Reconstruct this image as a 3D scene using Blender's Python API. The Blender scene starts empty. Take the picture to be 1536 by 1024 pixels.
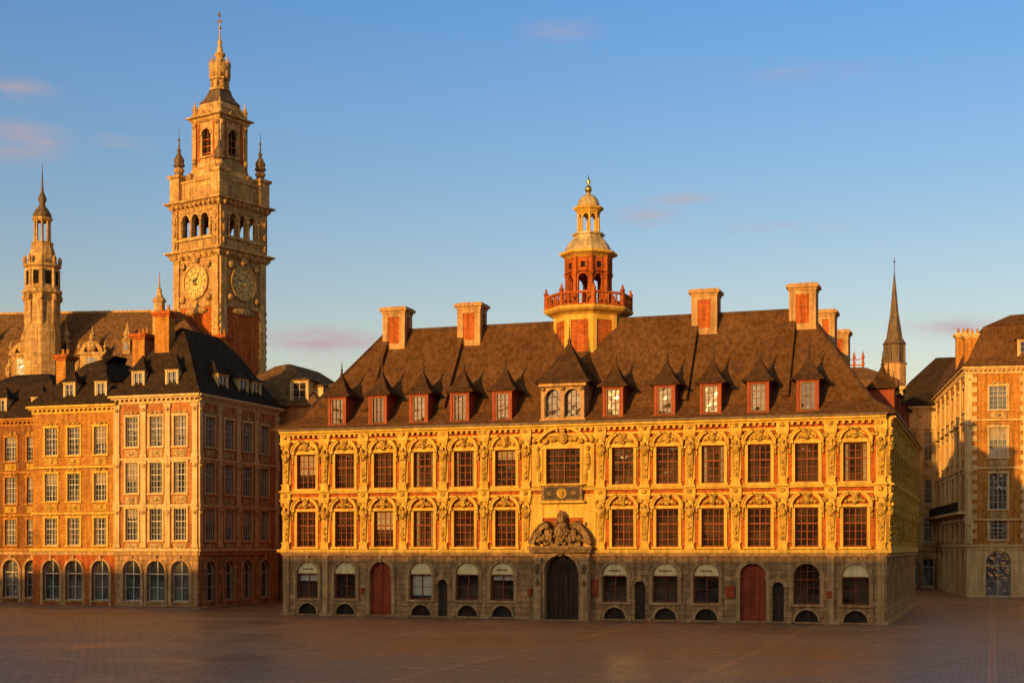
import bpy, math, random
from mathutils import Vector
random.seed(7)
rad=math.radians
sc=bpy.context.scene
sc.view_settings.view_transform='Standard'
sc.view_settings.look='None'
sc.view_settings.exposure=0

# ------------------------------------------------------------------ materials
def N(nt,t,**k):
    n=nt.nodes.new(t)
    for a,b in k.items(): setattr(n,a,b)
    return n
def mat(name,c,c2=None,rough=.85,nscale=1.2,bump=.3,bscale=9.,brick=None,mortar=None,streak=.35,spec=.12,carve=0,metal=0,blockvar=.5):
    m=bpy.data.materials.new(name); m.use_nodes=True
    nt=m.node_tree; L=nt.links
    b=nt.nodes['Principled BSDF']
    b.inputs['Roughness'].default_value=rough
    b.inputs['Specular IOR Level'].default_value=spec
    b.inputs['Metallic'].default_value=metal
    tc=N(nt,'ShaderNodeTexCoord')
    if c2 is None: c2=[x*.6 for x in c]
    n1=N(nt,'ShaderNodeTexNoise'); n1.inputs['Scale'].default_value=nscale; n1.inputs['Detail'].default_value=4; n1.inputs['Roughness'].default_value=.7
    L.new(tc.outputs['Object'],n1.inputs['Vector'])
    r1=N(nt,'ShaderNodeValToRGB'); r1.color_ramp.elements[0].position=.35; r1.color_ramp.elements[1].position=.65
    r1.color_ramp.elements[0].color=(*c2,1); r1.color_ramp.elements[1].color=(*c,1)
    L.new(n1.outputs['Fac'],r1.inputs['Fac'])
    col=r1.outputs['Color']
    if brick:
        sx=N(nt,'ShaderNodeSeparateXYZ'); L.new(tc.outputs['Object'],sx.inputs[0])
        ad=N(nt,'ShaderNodeMath',operation='ADD'); L.new(sx.outputs[0],ad.inputs[0]); L.new(sx.outputs[1],ad.inputs[1])
        cb=N(nt,'ShaderNodeCombineXYZ'); L.new(ad.outputs[0],cb.inputs[0]); L.new(sx.outputs[2],cb.inputs[1])
        bt=N(nt,'ShaderNodeTexBrick'); L.new(cb.outputs[0],bt.inputs['Vector'])
        bt.inputs['Scale'].default_value=1; bt.inputs['Brick Width'].default_value=brick[0]; bt.inputs['Row Height'].default_value=brick[1]
        bt.inputs['Mortar Size'].default_value=brick[2]
        lo=1-blockvar
        bt.inputs['Color1'].default_value=(1.12,1.12,1.12,1); bt.inputs['Color2'].default_value=(lo,lo,lo,1)
        mm=mortar if mortar else .5
        bt.inputs['Mortar'].default_value=(mm,mm,mm,1)
        mx=N(nt,'ShaderNodeMix',data_type='RGBA',blend_type='MULTIPLY'); mx.inputs[0].default_value=1
        L.new(col,mx.inputs[6]); L.new(bt.outputs['Color'],mx.inputs[7]); col=mx.outputs[2]
    if streak>0:
        mp=N(nt,'ShaderNodeMapping'); mp.inputs['Scale'].default_value=(2.6,2.6,.2); L.new(tc.outputs['Object'],mp.inputs[0])
        n2=N(nt,'ShaderNodeTexNoise'); n2.inputs['Scale'].default_value=1.3; n2.inputs['Detail'].default_value=3; L.new(mp.outputs[0],n2.inputs['Vector'])
        r2=N(nt,'ShaderNodeMapRange'); r2.inputs[1].default_value=.35; r2.inputs[2].default_value=.6; r2.inputs[3].default_value=1-streak; r2.inputs[4].default_value=1.08
        L.new(n2.outputs['Fac'],r2.inputs[0])
        mx=N(nt,'ShaderNodeMix',data_type='RGBA',blend_type='MULTIPLY'); mx.inputs[0].default_value=1
        L.new(col,mx.inputs[6]); L.new(r2.outputs[0],mx.inputs[7]); col=mx.outputs[2]
    L.new(col,b.inputs['Base Color'])
    if bump>0:
        bp=N(nt,'ShaderNodeBump'); bp.inputs['Strength'].default_value=bump
        if carve:
            vo=N(nt,'ShaderNodeTexVoronoi'); vo.inputs['Scale'].default_value=carve; L.new(tc.outputs['Object'],vo.inputs['Vector'])
            h=vo.outputs['Distance']; bp.inputs['Distance'].default_value=.14
        else:
            nb=N(nt,'ShaderNodeTexNoise'); nb.inputs['Scale'].default_value=bscale; nb.inputs['Detail'].default_value=2; L.new(tc.outputs['Object'],nb.inputs['Vector'])
            h=nb.outputs['Fac']; bp.inputs['Distance'].default_value=.06
        L.new(h,bp.inputs['Height']); L.new(bp.outputs[0],b.inputs['Normal'])
    return m
def glassmat(name,c1,c2,rough=.06,spec=.7):
    m=bpy.data.materials.new(name); m.use_nodes=True
    nt=m.node_tree; L=nt.links; b=nt.nodes['Principled BSDF']
    b.inputs['Roughness'].default_value=rough; b.inputs['Specular IOR Level'].default_value=spec
    tc=N(nt,'ShaderNodeTexCoord'); n=N(nt,'ShaderNodeTexNoise'); n.inputs['Scale'].default_value=.55; n.inputs['Detail'].default_value=2
    L.new(tc.outputs['Object'],n.inputs['Vector'])
    r=N(nt,'ShaderNodeValToRGB'); r.color_ramp.elements[0].position=.42; r.color_ramp.elements[1].position=.6
    r.color_ramp.elements[0].color=(*c1,1); r.color_ramp.elements[1].color=(*c2,1)
    L.new(n.outputs['Fac'],r.inputs[0]); L.new(r.outputs[0],b.inputs['Base Color'])
    nb=N(nt,'ShaderNodeTexNoise'); nb.inputs['Scale'].default_value=1.6; nb.inputs['Detail'].default_value=1; L.new(tc.outputs['Object'],nb.inputs['Vector'])
    bp=N(nt,'ShaderNodeBump'); bp.inputs['Strength'].default_value=.2; bp.inputs['Distance'].default_value=.08
    L.new(nb.outputs['Fac'],bp.inputs['Height']); L.new(bp.outputs[0],b.inputs['Normal'])
    return m

GOLD=mat('golden_stone',(.70,.425,.075),(.60,.335,.052),bump=.5,bscale=7,streak=.28)
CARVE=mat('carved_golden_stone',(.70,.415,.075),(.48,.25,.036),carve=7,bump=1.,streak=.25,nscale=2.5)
BRICK=mat('red_brick',(.54,.140,.028),(.41,.092,.018),brick=(.24,.08,.012),mortar=.8,blockvar=.4,bump=.3)
ASH=mat('grey_ashlar',(.56,.30,.115),(.36,.19,.072),brick=(.95,.40,.03),mortar=.5,blockvar=.3,bump=.5)
GSTONE=mat('grey_stone',(.58,.325,.125),(.38,.21,.08),bump=.5)
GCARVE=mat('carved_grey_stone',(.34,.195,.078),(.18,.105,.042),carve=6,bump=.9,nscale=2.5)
TILE=mat('brown_roof_tile',(.160,.072,.026),(.118,.053,.0195),brick=(.24,.17,.015),mortar=.75,blockvar=.16,bump=.4,nscale=.35,streak=.32,rough=.9,spec=.04)
DTILE=mat('dark_dormer_roof_tile',(.10,.048,.021),(.072,.034,.015),brick=(.2,.14,.015),mortar=.7,blockvar=.2,bump=.3,streak=.3,rough=.9,spec=.05)
SLATE=mat('slate_roof',(.058,.034,.018),(.038,.023,.013),brick=(.3,.2,.012),mortar=.7,blockvar=.2,bump=.3,streak=.3,rough=.9,spec=.05)
BSLATE=mat('brown_slate_roof',(.22,.112,.045),(.145,.074,.03),brick=(.3,.2,.012),mortar=.7,blockvar=.2,bump=.3,streak=.35,spec=.05)
CREAM=mat('cream_stone',(.70,.48,.20),(.56,.36,.135),bump=.4,streak=.25)
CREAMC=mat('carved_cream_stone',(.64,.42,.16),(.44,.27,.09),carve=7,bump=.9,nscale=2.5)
OBRICK=mat('orange_brick',(.60,.255,.045),(.46,.175,.03),brick=(.24,.08,.012),mortar=.8,blockvar=.4)
PBRICK=mat('pink_brick',(.60,.235,.065),(.48,.17,.045),brick=(.24,.08,.012),mortar=.8,blockvar=.4)
SHADEBRICK=mat('shade_darkened_orange_brick',(.34,.13,.03),(.24,.085,.02),brick=(.24,.08,.012),mortar=.8,blockvar=.4)  # orange brick with shade put into its colour, for the far-left house
BSTONE=mat('belfry_stone',(.68,.42,.155),(.46,.265,.085),brick=(.9,.45,.03),mortar=.65,blockvar=.25,streak=.4,nscale=.8)
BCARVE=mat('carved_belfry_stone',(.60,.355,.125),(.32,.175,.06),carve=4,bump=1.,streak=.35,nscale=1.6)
REDWOOD=mat('red_painted_wood',(.36,.075,.022),(.26,.05,.016),rough=.6,bump=.1,streak=.2)
BROWNWOOD=mat('oxblood_window_frame',(.25,.06,.018),(.18,.042,.013),rough=.55,bump=0,streak=.2)
DORMFRAME=mat('pale_dormer_window_frame',(.30,.155,.07),(.22,.11,.05),rough=.6,bump=0,streak=.2)
DOORWOOD=mat('stained_door_wood',(.42,.07,.018),(.28,.045,.012),rough=.45,bump=.2,streak=.4)
DARKWOOD=mat('dark_door_wood',(.075,.042,.022),(.045,.025,.014),rough=.5,bump=.2)
WHITE=mat('cream_paint',(.60,.52,.34),(.50,.42,.27),rough=.5,bump=0,streak=.15)
GREYF=mat('grey_window_frame',(.54,.46,.33),(.43,.36,.26),rough=.5,bump=0,streak=.1)
BRONZF=mat('weathered_window_frame',(.22,.16,.09),(.16,.115,.065),rough=.5,bump=0,streak=.1)
CURT=mat('net_curtain',(.42,.30,.17),(.28,.20,.11),rough=.9,bump=0,streak=.3,nscale=3)
LEAD=mat('weathered_lead',(.54,.39,.18),(.38,.27,.12),rough=.5,bump=.2,streak=.4,spec=.4)
DLEAD=mat('dark_lead',(.18,.11,.05),(.10,.063,.03),rough=.6,bump=.2,streak=.4,spec=.3)
RIDGE=mat('ridge_tile',(.12,.06,.028),(.085,.045,.02),rough=.9,bump=0)
GILT=mat('gilded_metal',(.75,.5,.12),(.5,.32,.08),rough=.3,bump=0,metal=1,streak=0)
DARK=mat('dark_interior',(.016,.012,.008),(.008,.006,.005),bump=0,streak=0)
SIGN=mat('cream_sign_panel',(.88,.70,.34),(.80,.58,.24),bump=0,streak=.12,nscale=3.)
CLOCK=mat('clock_face',(.74,.49,.18),(.64,.39,.13),bump=0,streak=.2)
IRON=mat('wrought_iron',(.02,.018,.016),(.012,.011,.01),rough=.5,bump=0,streak=0)
GLASS=glassmat('window_glass',(.018,.010,.006),(.075,.038,.017),spec=.6)
GLASSB=glassmat('bluish_window_glass',(.028,.028,.026),(.10,.09,.07),spec=1.)

# ------------------------------------------------------------------ mesh kit
class Fr:
    def __init__(s,ox,oy,deg):
        a=rad(deg); s.o=(ox,oy); s.ax=(math.cos(a),math.sin(a)); s.n=(math.sin(a),-math.cos(a))
    def p(s,a,n,z): return (s.o[0]+a*s.ax[0]+n*s.n[0], s.o[1]+a*s.ax[1]+n*s.n[1], z)
class Bld:
    def __init__(s,name,x=0,y=0,rot=0,z=0):
        s.e=bpy.data.objects.new(name,None); sc.collection.objects.link(s.e)
        s.e.location=(x,y,z); s.e.rotation_euler=(0,0,rad(rot)); s.parts={}
    def P(s,name,m):
        k=(name,m.name)
        if k not in s.parts: s.parts[k]=Part(name,m)
        return s.parts[k]
    def done(s):
        for p in s.parts.values():
            if not p.v: continue
            me=bpy.data.meshes.new(p.name); me.from_pydata(p.v,[],p.f)
            me.polygons.foreach_set('use_smooth',p.s)
            me.materials.append(p.m); me.update()
            o=bpy.data.objects.new(p.name,me); sc.collection.objects.link(o); o.parent=s.e
        return s.e
class Part:
    def __init__(s,name,m): s.name=name;s.m=m;s.v=[];s.f=[];s.s=[]
    def add(s,vs,fs,sm=False):
        b=len(s.v); s.v+=vs
        for f in fs: s.f.append([b+i for i in f]); s.s.append(sm)
    def box(s,F,a0,a1,n0,n1,z0,z1):
        v=[F.p(a,n,z) for z in (z0,z1) for (a,n) in ((a0,n1),(a1,n1),(a1,n0),(a0,n0))]
        s.add(v,[(3,2,1,0),(4,5,6,7),(0,1,5,4),(1,2,6,5),(2,3,7,6),(3,0,4,7)])
    def taper(s,F,a,w0,w1,n0,n1,z0,z1,n1b=None):
        if n1b is None:n1b=n1
        v=[F.p(a-w0/2,n1,z0),F.p(a+w0/2,n1,z0),F.p(a+w0/2,n0,z0),F.p(a-w0/2,n0,z0),
           F.p(a-w1/2,n1b,z1),F.p(a+w1/2,n1b,z1),F.p(a+w1/2,n0,z1),F.p(a-w1/2,n0,z1)]
        s.add(v,[(3,2,1,0),(4,5,6,7),(0,1,5,4),(1,2,6,5),(2,3,7,6),(3,0,4,7)])
    def prism(s,F,poly,n0,n1):
        k=len(poly)
        v=[F.p(a,n1,z) for a,z in poly]+[F.p(a,n0,z) for a,z in poly]
        s.add(v,[tuple(range(k)),tuple(range(2*k-1,k-1,-1))]+[(i,i+k,(i+1)%k+k,(i+1)%k) for i in range(k)])
    def arc(s,F,ca,cz,r0,r1,t0,t1,n0,n1,seg=10,sx=1.):
        v=[];f=[]
        for i in range(seg+1):
            t=rad(t0+(t1-t0)*i/seg); c,q=math.cos(t)*sx,math.sin(t)
            v+=[F.p(ca+r0*c,n1,cz+r0*q),F.p(ca+r1*c,n1,cz+r1*q),F.p(ca+r1*c,n0,cz+r1*q),F.p(ca+r0*c,n0,cz+r0*q)]
        for i in range(seg):
            b=4*i
            for j in range(4): f.append((b+j,b+(j+1)%4,b+4+(j+1)%4,b+4+j))
        f+=[(0,3,2,1),(4*seg,4*seg+1,4*seg+2,4*seg+3)]
        s.add(v,f)
    def disc(s,F,ca,cz,r,n,seg=24,t0=0,t1=360):
        v=[F.p(ca+r*math.cos(rad(t0+(t1-t0)*i/seg)),n,cz+r*math.sin(rad(t0+(t1-t0)*i/seg))) for i in range(seg+(t1-t0<360))]
        s.add(v,[tuple(range(len(v)))])
    def blob(s,F,a,n,z,ra,rn,rz,seg=8,rings=5):
        v=[];f=[]
        for i in range(1,rings):
            t=math.pi*i/rings
            for j in range(seg):
                u=2*math.pi*j/seg
                v.append(F.p(a+ra*math.sin(t)*math.cos(u),n+rn*math.sin(t)*math.sin(u),z+rz*math.cos(t)))
        v+=[F.p(a,n,z+rz),F.p(a,n,z-rz)]; T=len(v)-2
        for i in range(rings-2):
            for j in range(seg): f.append((i*seg+j,i*seg+(j+1)%seg,(i+1)*seg+(j+1)%seg,(i+1)*seg+j))
        for j in range(seg):
            f.append((T,(j+1)%seg,j)); f.append((T+1,(rings-2)*seg+j,(rings-2)*seg+(j+1)%seg))
        s.add(v,f,True)
    def lathe(s,cx,cy,prof,seg=12,rot=0,smooth=False):
        v=[];f=[]
        for r,z in prof:
            r=max(r,.002)
            for j in range(seg):
                u=rad(rot)+2*math.pi*j/seg; v.append((cx+r*math.cos(u),cy+r*math.sin(u),z))
        k=len(prof)
        for i in range(k-1):
            for j in range(seg): f.append((i*seg+j,i*seg+(j+1)%seg,(i+1)*seg+(j+1)%seg,(i+1)*seg+j))
        f.append(tuple(range(seg-1,-1,-1))); f.append(tuple((k-1)*seg+j for j in range(seg)))
        s.add(v,f,smooth)
    def sq(s,cx,cy,prof,rot=0):   # square tiers, r = half side
        s.lathe(cx,cy,[(r*1.41421,z) for r,z in prof],4,45+rot)
    def oct(s,cx,cy,prof,smooth=False): # r = inradius
        s.lathe(cx,cy,[(r/math.cos(rad(22.5)),z) for r,z in prof],8,22.5,smooth)
    def rings(s,x0,x1,y0,y1,prof):
        v=[];f=[]
        for o,z in prof:
            v+=[(x0+o,y0+o,z),(x1-o,y0+o,z),(x1-o,y1-o,z),(x0+o,y1-o,z)]
        for i in range(len(prof)-1):
            for j in range(4): f.append((i*4+j,i*4+(j+1)%4,i*4+4+(j+1)%4,i*4+4+j))
        s.add(v,f); return
    def wall(s,F,a0,a1,z0,z1,ops,rv=.35):
        xs=sorted({a0,a1}|{o[0] for o in ops}|{o[1] for o in ops}); zs=sorted({z0,z1}|{o[2] for o in ops}|{o[3] for o in ops})
        for i in range(len(xs)-1):
            for j in range(len(zs)-1):
                cx=(xs[i]+xs[i+1])/2; cz=(zs[j]+zs[j+1])/2
                if any(o[0]<cx<o[1] and o[2]<cz<o[3] for o in ops): continue
                s.add([F.p(xs[i],0,zs[j]),F.p(xs[i+1],0,zs[j]),F.p(xs[i+1],0,zs[j+1]),F.p(xs[i],0,zs[j+1])],[(0,1,2,3)])
        for o in ops:
            x0,x1,b,t=o[:4]; ar=len(o)>4 and o[4]
            r=(x1-x0)/2; sp=t-r if ar else t
            q=lambda p1,p2: s.add([F.p(p1[0],0,p1[1]),F.p(p2[0],0,p2[1]),F.p(p2[0],-rv,p2[1]),F.p(p1[0],-rv,p1[1])],[(0,1,2,3)])
            q((x0,b),(x1,b)); q((x0,b),(x0,sp)); q((x1,b),(x1,sp))
            if not ar: q((x0,t),(x1,t))
            else:
                c=(x0+x1)/2; K=12
                pts=[(c-r*math.cos(math.pi*i/K),sp+r*math.sin(math.pi*i/K)) for i in range(K+1)]
                for i in range(K):
                    p,q2=pts[i],pts[i+1]; q(p,q2)
                    s.add([F.p(p[0],0,p[1]),F.p(q2[0],0,q2[1]),F.p(q2[0],0,t),F.p(p[0],0,t)],[(0,1,2,3)])

def window(G,Wd,F,o,rv=.35,cols=4,rows=5,fw=.09,bw=.045,transom=.6,n=None,cur=None):
    x0,x1,b,t=o[:4]; ar=len(o)>4 and o[4]; r=(x1-x0)/2; sp=t-r if ar else t; c=(x0+x1)/2
    m=-rv if n is None else n
    j=random.uniform(-.02,.02)
    G.add([F.p(x0,m+j,b),F.p(x1,m-j,b),F.p(x1,m-j+random.uniform(-.015,.015),t),F.p(x0,m+j,t)],[(0,1,2,3)])
    m+=.02
    if cur and random.random()<.4:
        k=random.random(); w=(x1-x0)
        if k<.5:
            f=random.uniform(.15,.3)
            for q0,q1 in ((x0+.02,x0+w*f),(x1-w*f,x1-.02)):
                nn=5
                for i in range(nn): cur.box(F,q0+(q1-q0)*i/nn,q0+(q1-q0)*(i+.7)/nn,m,m+.012+.004*(i%2),b+.02,t-.02)
        else: cur.box(F,x0+.02,x1-.02,m,m+.012,t-(t-b)*random.uniform(.25,.6),t-.02)
    Wd.box(F,x0,x0+fw,m,m+.1,b,sp); Wd.box(F,x1-fw,x1,m,m+.1,b,sp); Wd.box(F,x0+fw,x1-fw,m,m+.097,b,b+fw)
    if ar: Wd.arc(F,c,sp,r-fw,r+.02,0,180,m,m+.1,12)
    else: Wd.box(F,x0+fw,x1-fw,m,m+.097,t-fw,t)
    for i in range(1,cols):
        x=x0+(x1-x0)*i/cols; w=bw*1.8 if (cols%2==0 and i==cols//2) else bw
        top=sp+math.sqrt(max(0,r*r-(x-c)**2)) if ar else t
        Wd.box(F,x-w/2,x+w/2,m,m+(.085 if w>bw else .07),b+fw,top-fw*.5)
    for i in range(1,rows):
        z=b+(t-b)*i/rows; w=bw
        if transom and abs(i/rows-transom)<.5/rows: w=bw*2.2
        hw=r if z<sp else math.sqrt(max(0,r*r-(z-sp)**2))
        Wd.box(F,c-hw+fw*.5,c+hw-fw*.5,m,m+(.09 if w>bw else .065),z-w/2,z+w/2)

def hipcap(part,x0,x1,y0,y1,prof):
    part.rings(x0,x1,y0,y1,prof)
    o,z=prof[-1]; part.add([(x0+o,y0+o,z),(x1-o,y0+o,z),(x1-o,y1-o,z),(x0+o,y1-o,z)],[(0,1,2,3)])

def chimney(B,cx,cy,w,d,z0,z1,body,trim,pots=3,panel=None,nm='chimney'):
    P=B.P(nm,body); T=B.P(nm+'_cap',trim); F=Fr(cx-w/2,cy-d/2,0)
    P.box(F,0,w,-d,0,z0,z1-.35)
    T.box(F,-.12,w+.12,-d-.12,.12,z1-.5,z1-.32); T.box(F,-.26,w+.26,-d-.26,.26,z1-.32,z1-.1); T.box(F,-.12,w+.12,-d-.12,.12,z1-.1,z1)
    T.box(F,-.1,w+.1,-d-.1,.1,z0,z0+.35)
    if panel:
        for q,L,D in ((Fr(cx-w/2,cy-d/2,0),w,d),(Fr(cx+w/2,cy-d/2,90),d,w),(Fr(cx-w/2,cy+d/2,270),d,w)):
            panel_=B.P(nm+'_quoins',trim)
            panel_.box(q,-.05,.4,-.1,.06,z0+.35,z1-.5); panel_.box(q,L-.4,L+.05,-.1,.063,z0+.35,z1-.5)
            panel_.box(q,.4,L-.4,-.1,.055,z1-.8,z1-.5); panel_.box(q,.4,L-.4,-.1,.055,z0+.35,z0+.7)
    for i in range(pots):
        x=cx-w/2+w*(i+.5)/pots; B.P(nm+'_pots',OBRICK).lathe(x,cy,[(.13,z1-.05),(.15,z1+.1),(.11,z1+.5),(.14,z1+.55)],8)

# ------------------------------------------------------------------ grid of the square
ROT=-18.6
U=(math.cos(rad(ROT)),math.sin(rad(ROT))); V=(-U[1],U[0])
C0=(3.65,101.1)
def W(u,v): return (C0[0]+u*U[0]+v*V[0], C0[1]+u*U[1]+v*V[1])

# ------------------------------------------------------------------ the old stock exchange
B=Bld('old_stock_exchange',C0[0],C0[1],ROT)
HW=22.2; DP=36.
FF=Fr(-HW,0,0); FR=Fr(HW,0,90); FB=Fr(HW,DP,180); FL=Fr(-HW,DP,270)
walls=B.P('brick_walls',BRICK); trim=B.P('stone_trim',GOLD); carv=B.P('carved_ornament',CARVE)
gw=B.P('ground_floor_walls',ASH); gt=B.P('ground_floor_trim',GSTONE)
glass=B.P('window_glass',GLASS); frm=B.P('window_frames',BROWNWOOD); curt=B.P('curtains',CURT)
LOW=(5.15,7.8); UP=(9.5,12.1); WW=1.56

def pilaster(F,a,z0,z1,w=.6):
    trim.box(F,a-w*.6,a+w*.6,0,.30,z0,z0+.12); trim.box(F,a-w*.5,a+w*.5,0,.26,z0+.12,z0+.42); trim.box(F,a-w*.6,a+w*.6,0,.30,z0+.42,z0+.5)
    carv.taper(F,a,w*.55,w*.9,0,.16,z0+.5,z1-1.1,.24)
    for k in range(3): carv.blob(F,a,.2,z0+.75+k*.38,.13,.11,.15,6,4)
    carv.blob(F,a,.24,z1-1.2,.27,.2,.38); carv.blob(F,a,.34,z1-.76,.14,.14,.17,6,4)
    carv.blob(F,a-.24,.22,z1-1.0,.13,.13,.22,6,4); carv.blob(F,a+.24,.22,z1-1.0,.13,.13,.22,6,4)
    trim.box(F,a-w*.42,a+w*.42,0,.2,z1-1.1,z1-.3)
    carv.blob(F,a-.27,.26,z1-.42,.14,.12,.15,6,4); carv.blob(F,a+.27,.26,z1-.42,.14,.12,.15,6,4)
    trim.box(F,a-w*.62,a+w*.62,0,.34,z1-.28,z1-.14); trim.box(F,a-w*.7,a+w*.7,0,.40,z1-.14,z1)
def surround(F,a,b,t,w,up):
    h=w/2
    trim.box(F,a-h-.2,a-h,-.02,.1,b-.02,t); trim.box(F,a+h,a+h+.2,-.02,.1,b-.02,t)
    trim.box(F,a-h-.26,a+h+.26,-.02,.14,t,t+.2)
    trim.box(F,a-h-.3,a+h+.3,-.02,.26,b-.14,b)
    cz=t+.02; R=h+.28
    for s0,s1 in ((8,66),(114,172)):
        trim.arc(F,a,cz,R-.17,R,s0,s1,0,.34,7,1.05)
        trim.arc(F,a,cz,R,R+.07,s0,s1,0,.42,7,1.05)
    trim.box(F,a-R*1.05-.02,a-R*1.05+.24,0,.34,cz-.02,cz+.16); trim.box(F,a+R*1.05-.24,a+R*1.05+.02,0,.34,cz-.02,cz+.16)
    if up: trim.prism(F,[(a-.75,t+.2),(a+.75,t+.2),(a+.6,t+.62),(a+.3,t+.84),(a-.3,t+.84),(a-.6,t+.62)],-.02,.07)
    zc=t+.55; rj=lambda: random.uniform(.85,1.15)
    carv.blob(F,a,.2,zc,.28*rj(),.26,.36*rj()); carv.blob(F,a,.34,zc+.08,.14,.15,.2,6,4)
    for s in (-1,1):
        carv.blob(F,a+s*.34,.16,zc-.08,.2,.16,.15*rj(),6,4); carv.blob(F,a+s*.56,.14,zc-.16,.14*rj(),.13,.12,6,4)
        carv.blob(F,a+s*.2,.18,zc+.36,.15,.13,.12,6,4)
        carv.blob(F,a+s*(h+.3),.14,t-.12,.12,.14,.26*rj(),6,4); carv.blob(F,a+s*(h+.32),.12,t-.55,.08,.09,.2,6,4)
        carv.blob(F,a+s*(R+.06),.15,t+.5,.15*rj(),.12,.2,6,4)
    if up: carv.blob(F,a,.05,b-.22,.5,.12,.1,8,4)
def entab(F,a0,a1,pil):
    for (z0,z1,zz) in ((8.72,9.34,0),(13.02,13.86,1)):
        if not zz:
            trim.box(F,a0,a1,-.1,.12,z0,z0+.16); trim.box(F,a0,a1,-.1,.3,z1-.2,z1-.1); trim.box(F,a0,a1,-.1,.4,z1-.1,z1)
            walls.box(F,a0,a1,-.1,.05,z0+.16,z1-.2)
        else:
            trim.box(F,a0,a1,-.1,.14,z0,z0+.16); walls.box(F,a0,a1,-.1,.03,z0+.16,z0+.5)
            trim.box(F,a0,a1,-.1,.4,z1-.34,z1-.2); trim.box(F,a0,a1,-.1,.6,z1-.2,z1-.04)
            B.P('gutter',DLEAD).box(F,a0-.1,a1+.1,-.1,.72,z1-.04,z1+.1)
            n=int((a1-a0)/.42)
            for i in range(n): 
                x=a0+(a1-a0)*(i+.5)/n; trim.box(F,x-.09,x+.09,0,.34,z1-.52,z1-.342)
        for p in pil:
            trim.box(F,p-.42,p+.42,0,.28,z0+.003,z1-(.35 if zz else .21)); carv.blob(F,p,.3,(z0+z1)/2-.05,.2,.12,.18,6,4)
        if not zz:
            for q in [(p-.45,p+.45) for p in pil]: trim.box(F,q[0],q[1],0,.5,z1-.103,z1+.004)
def storeys(F,Ln,cen,pil,skip=()):
    ops=[]
    for c in cen:
        for (b,t) in (LOW,UP): ops.append((c-WW/2,c+WW/2,b,t))
    ops+=list(skip)
    walls.wall(F,0,Ln,4.9,13.1,ops)
    for c in cen:
        for k,(b,t) in enumerate((LOW,UP)):
            window(glass,frm,F,(c-WW/2,c+WW/2,b,t),cur=curt); surround(F,c,b,t,WW,k)
    for p in pil:
        pilaster(F,p,4.98,8.72); pilaster(F,p,9.34,13.02)
    entab(F,0,Ln,pil)
off=[4.33+3.17*k for k in range(6)]; cenF=sorted([HW+s*o for s in (-1,1) for o in off])
po=[2.75+3.17*k for k in range(7)]; pilF=sorted([HW+s*o for s in (-1,1) for o in po])
pilF[0]=.36; pilF[-1]=2*HW-.36
cw=(HW-1.25,HW+1.25,9.6,12.1)
storeys(FF,2*HW,cenF,pilF,[cw])
nS=11; bay=(DP-.9)/nS
cenS=[.45+bay*(i+.5) for i in range(nS)]; pilS=[.36]+[.45+bay*i for i in range(1,nS)]+[DP-.36]
storeys(FR,DP,cenS,pilS)
walls.wall(FL,0,DP,0,13.9,[]); walls.wall(FB,0,2*HW,0,13.9,[])
for F,pl in ((FF,pilF),(FR,pilS)):
    for p in pl:
        for z0,z1 in ((5.1,8.7),(9.4,13.0)):
            trim.box(F,p-.33,p+.33,-.05,.045,z0,z1)
# central bay
window(glass,frm,FF,cw,cols=6,rows=5)
trim.box(FF,HW-1.45,HW-1.25,-.02,.14,9.5,12.1); trim.box(FF,HW+1.25,HW+1.45,-.02,.14,9.5,12.1); trim.box(FF,HW-1.6,HW+1.6,-.02,.2,12.1,12.32)
trim.box(FF,HW-2.3,HW+2.3,-.02,.03,12.32,13.)
trim.arc(FF,HW,11.75,1.75,1.95,28,80,0,.45,10,1.1); trim.arc(FF,HW,11.75,1.75,1.95,100,152,0,.45,10,1.1)
for s in (-1,1):
    carv.blob(FF,HW+s*1.85,.2,11.2,.22,.22,.7); carv.blob(FF,HW+s*1.85,.3,12.1,.17,.18,.2); carv.blob(FF,HW+s*.75,.2,12.8,.4,.2,.22)
    carv.blob(FF,HW+s*1.7,.18,10.1,.16,.16,.5); trim.box(FF,HW+s*1.9-.4,HW+s*1.9+.4,0,.2,9.4,12.4)
    carv.blob(FF,HW+s*1.3,.2,12.62,.25,.2,.2); carv.blob(FF,HW+s*2.1,.16,12.7,.2,.16,.25)
carv.blob(FF,HW,.25,12.85,.4,.3,.42); carv.blob(FF,HW,.3,13.4,.25,.2,.25)
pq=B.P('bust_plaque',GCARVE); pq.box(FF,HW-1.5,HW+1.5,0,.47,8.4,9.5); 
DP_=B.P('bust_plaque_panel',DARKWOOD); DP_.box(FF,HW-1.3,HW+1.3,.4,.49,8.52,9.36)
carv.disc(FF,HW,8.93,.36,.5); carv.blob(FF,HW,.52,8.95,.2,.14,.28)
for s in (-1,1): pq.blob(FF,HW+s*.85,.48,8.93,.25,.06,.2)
trim.box(FF,HW-1.7,HW+1.7,0,.56,8.25,8.4); trim.box(FF,HW-1.7,HW+1.7,0,.6,9.5,9.6)
for s in (-1,1):
    trim.box(FF,HW+s*1.95-.45,HW+s*1.95+.45,0,.16,5.1,8.7)
trim.box(FF,HW-1.5,HW+1.5,0,.1,7.2,8.25)
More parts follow.
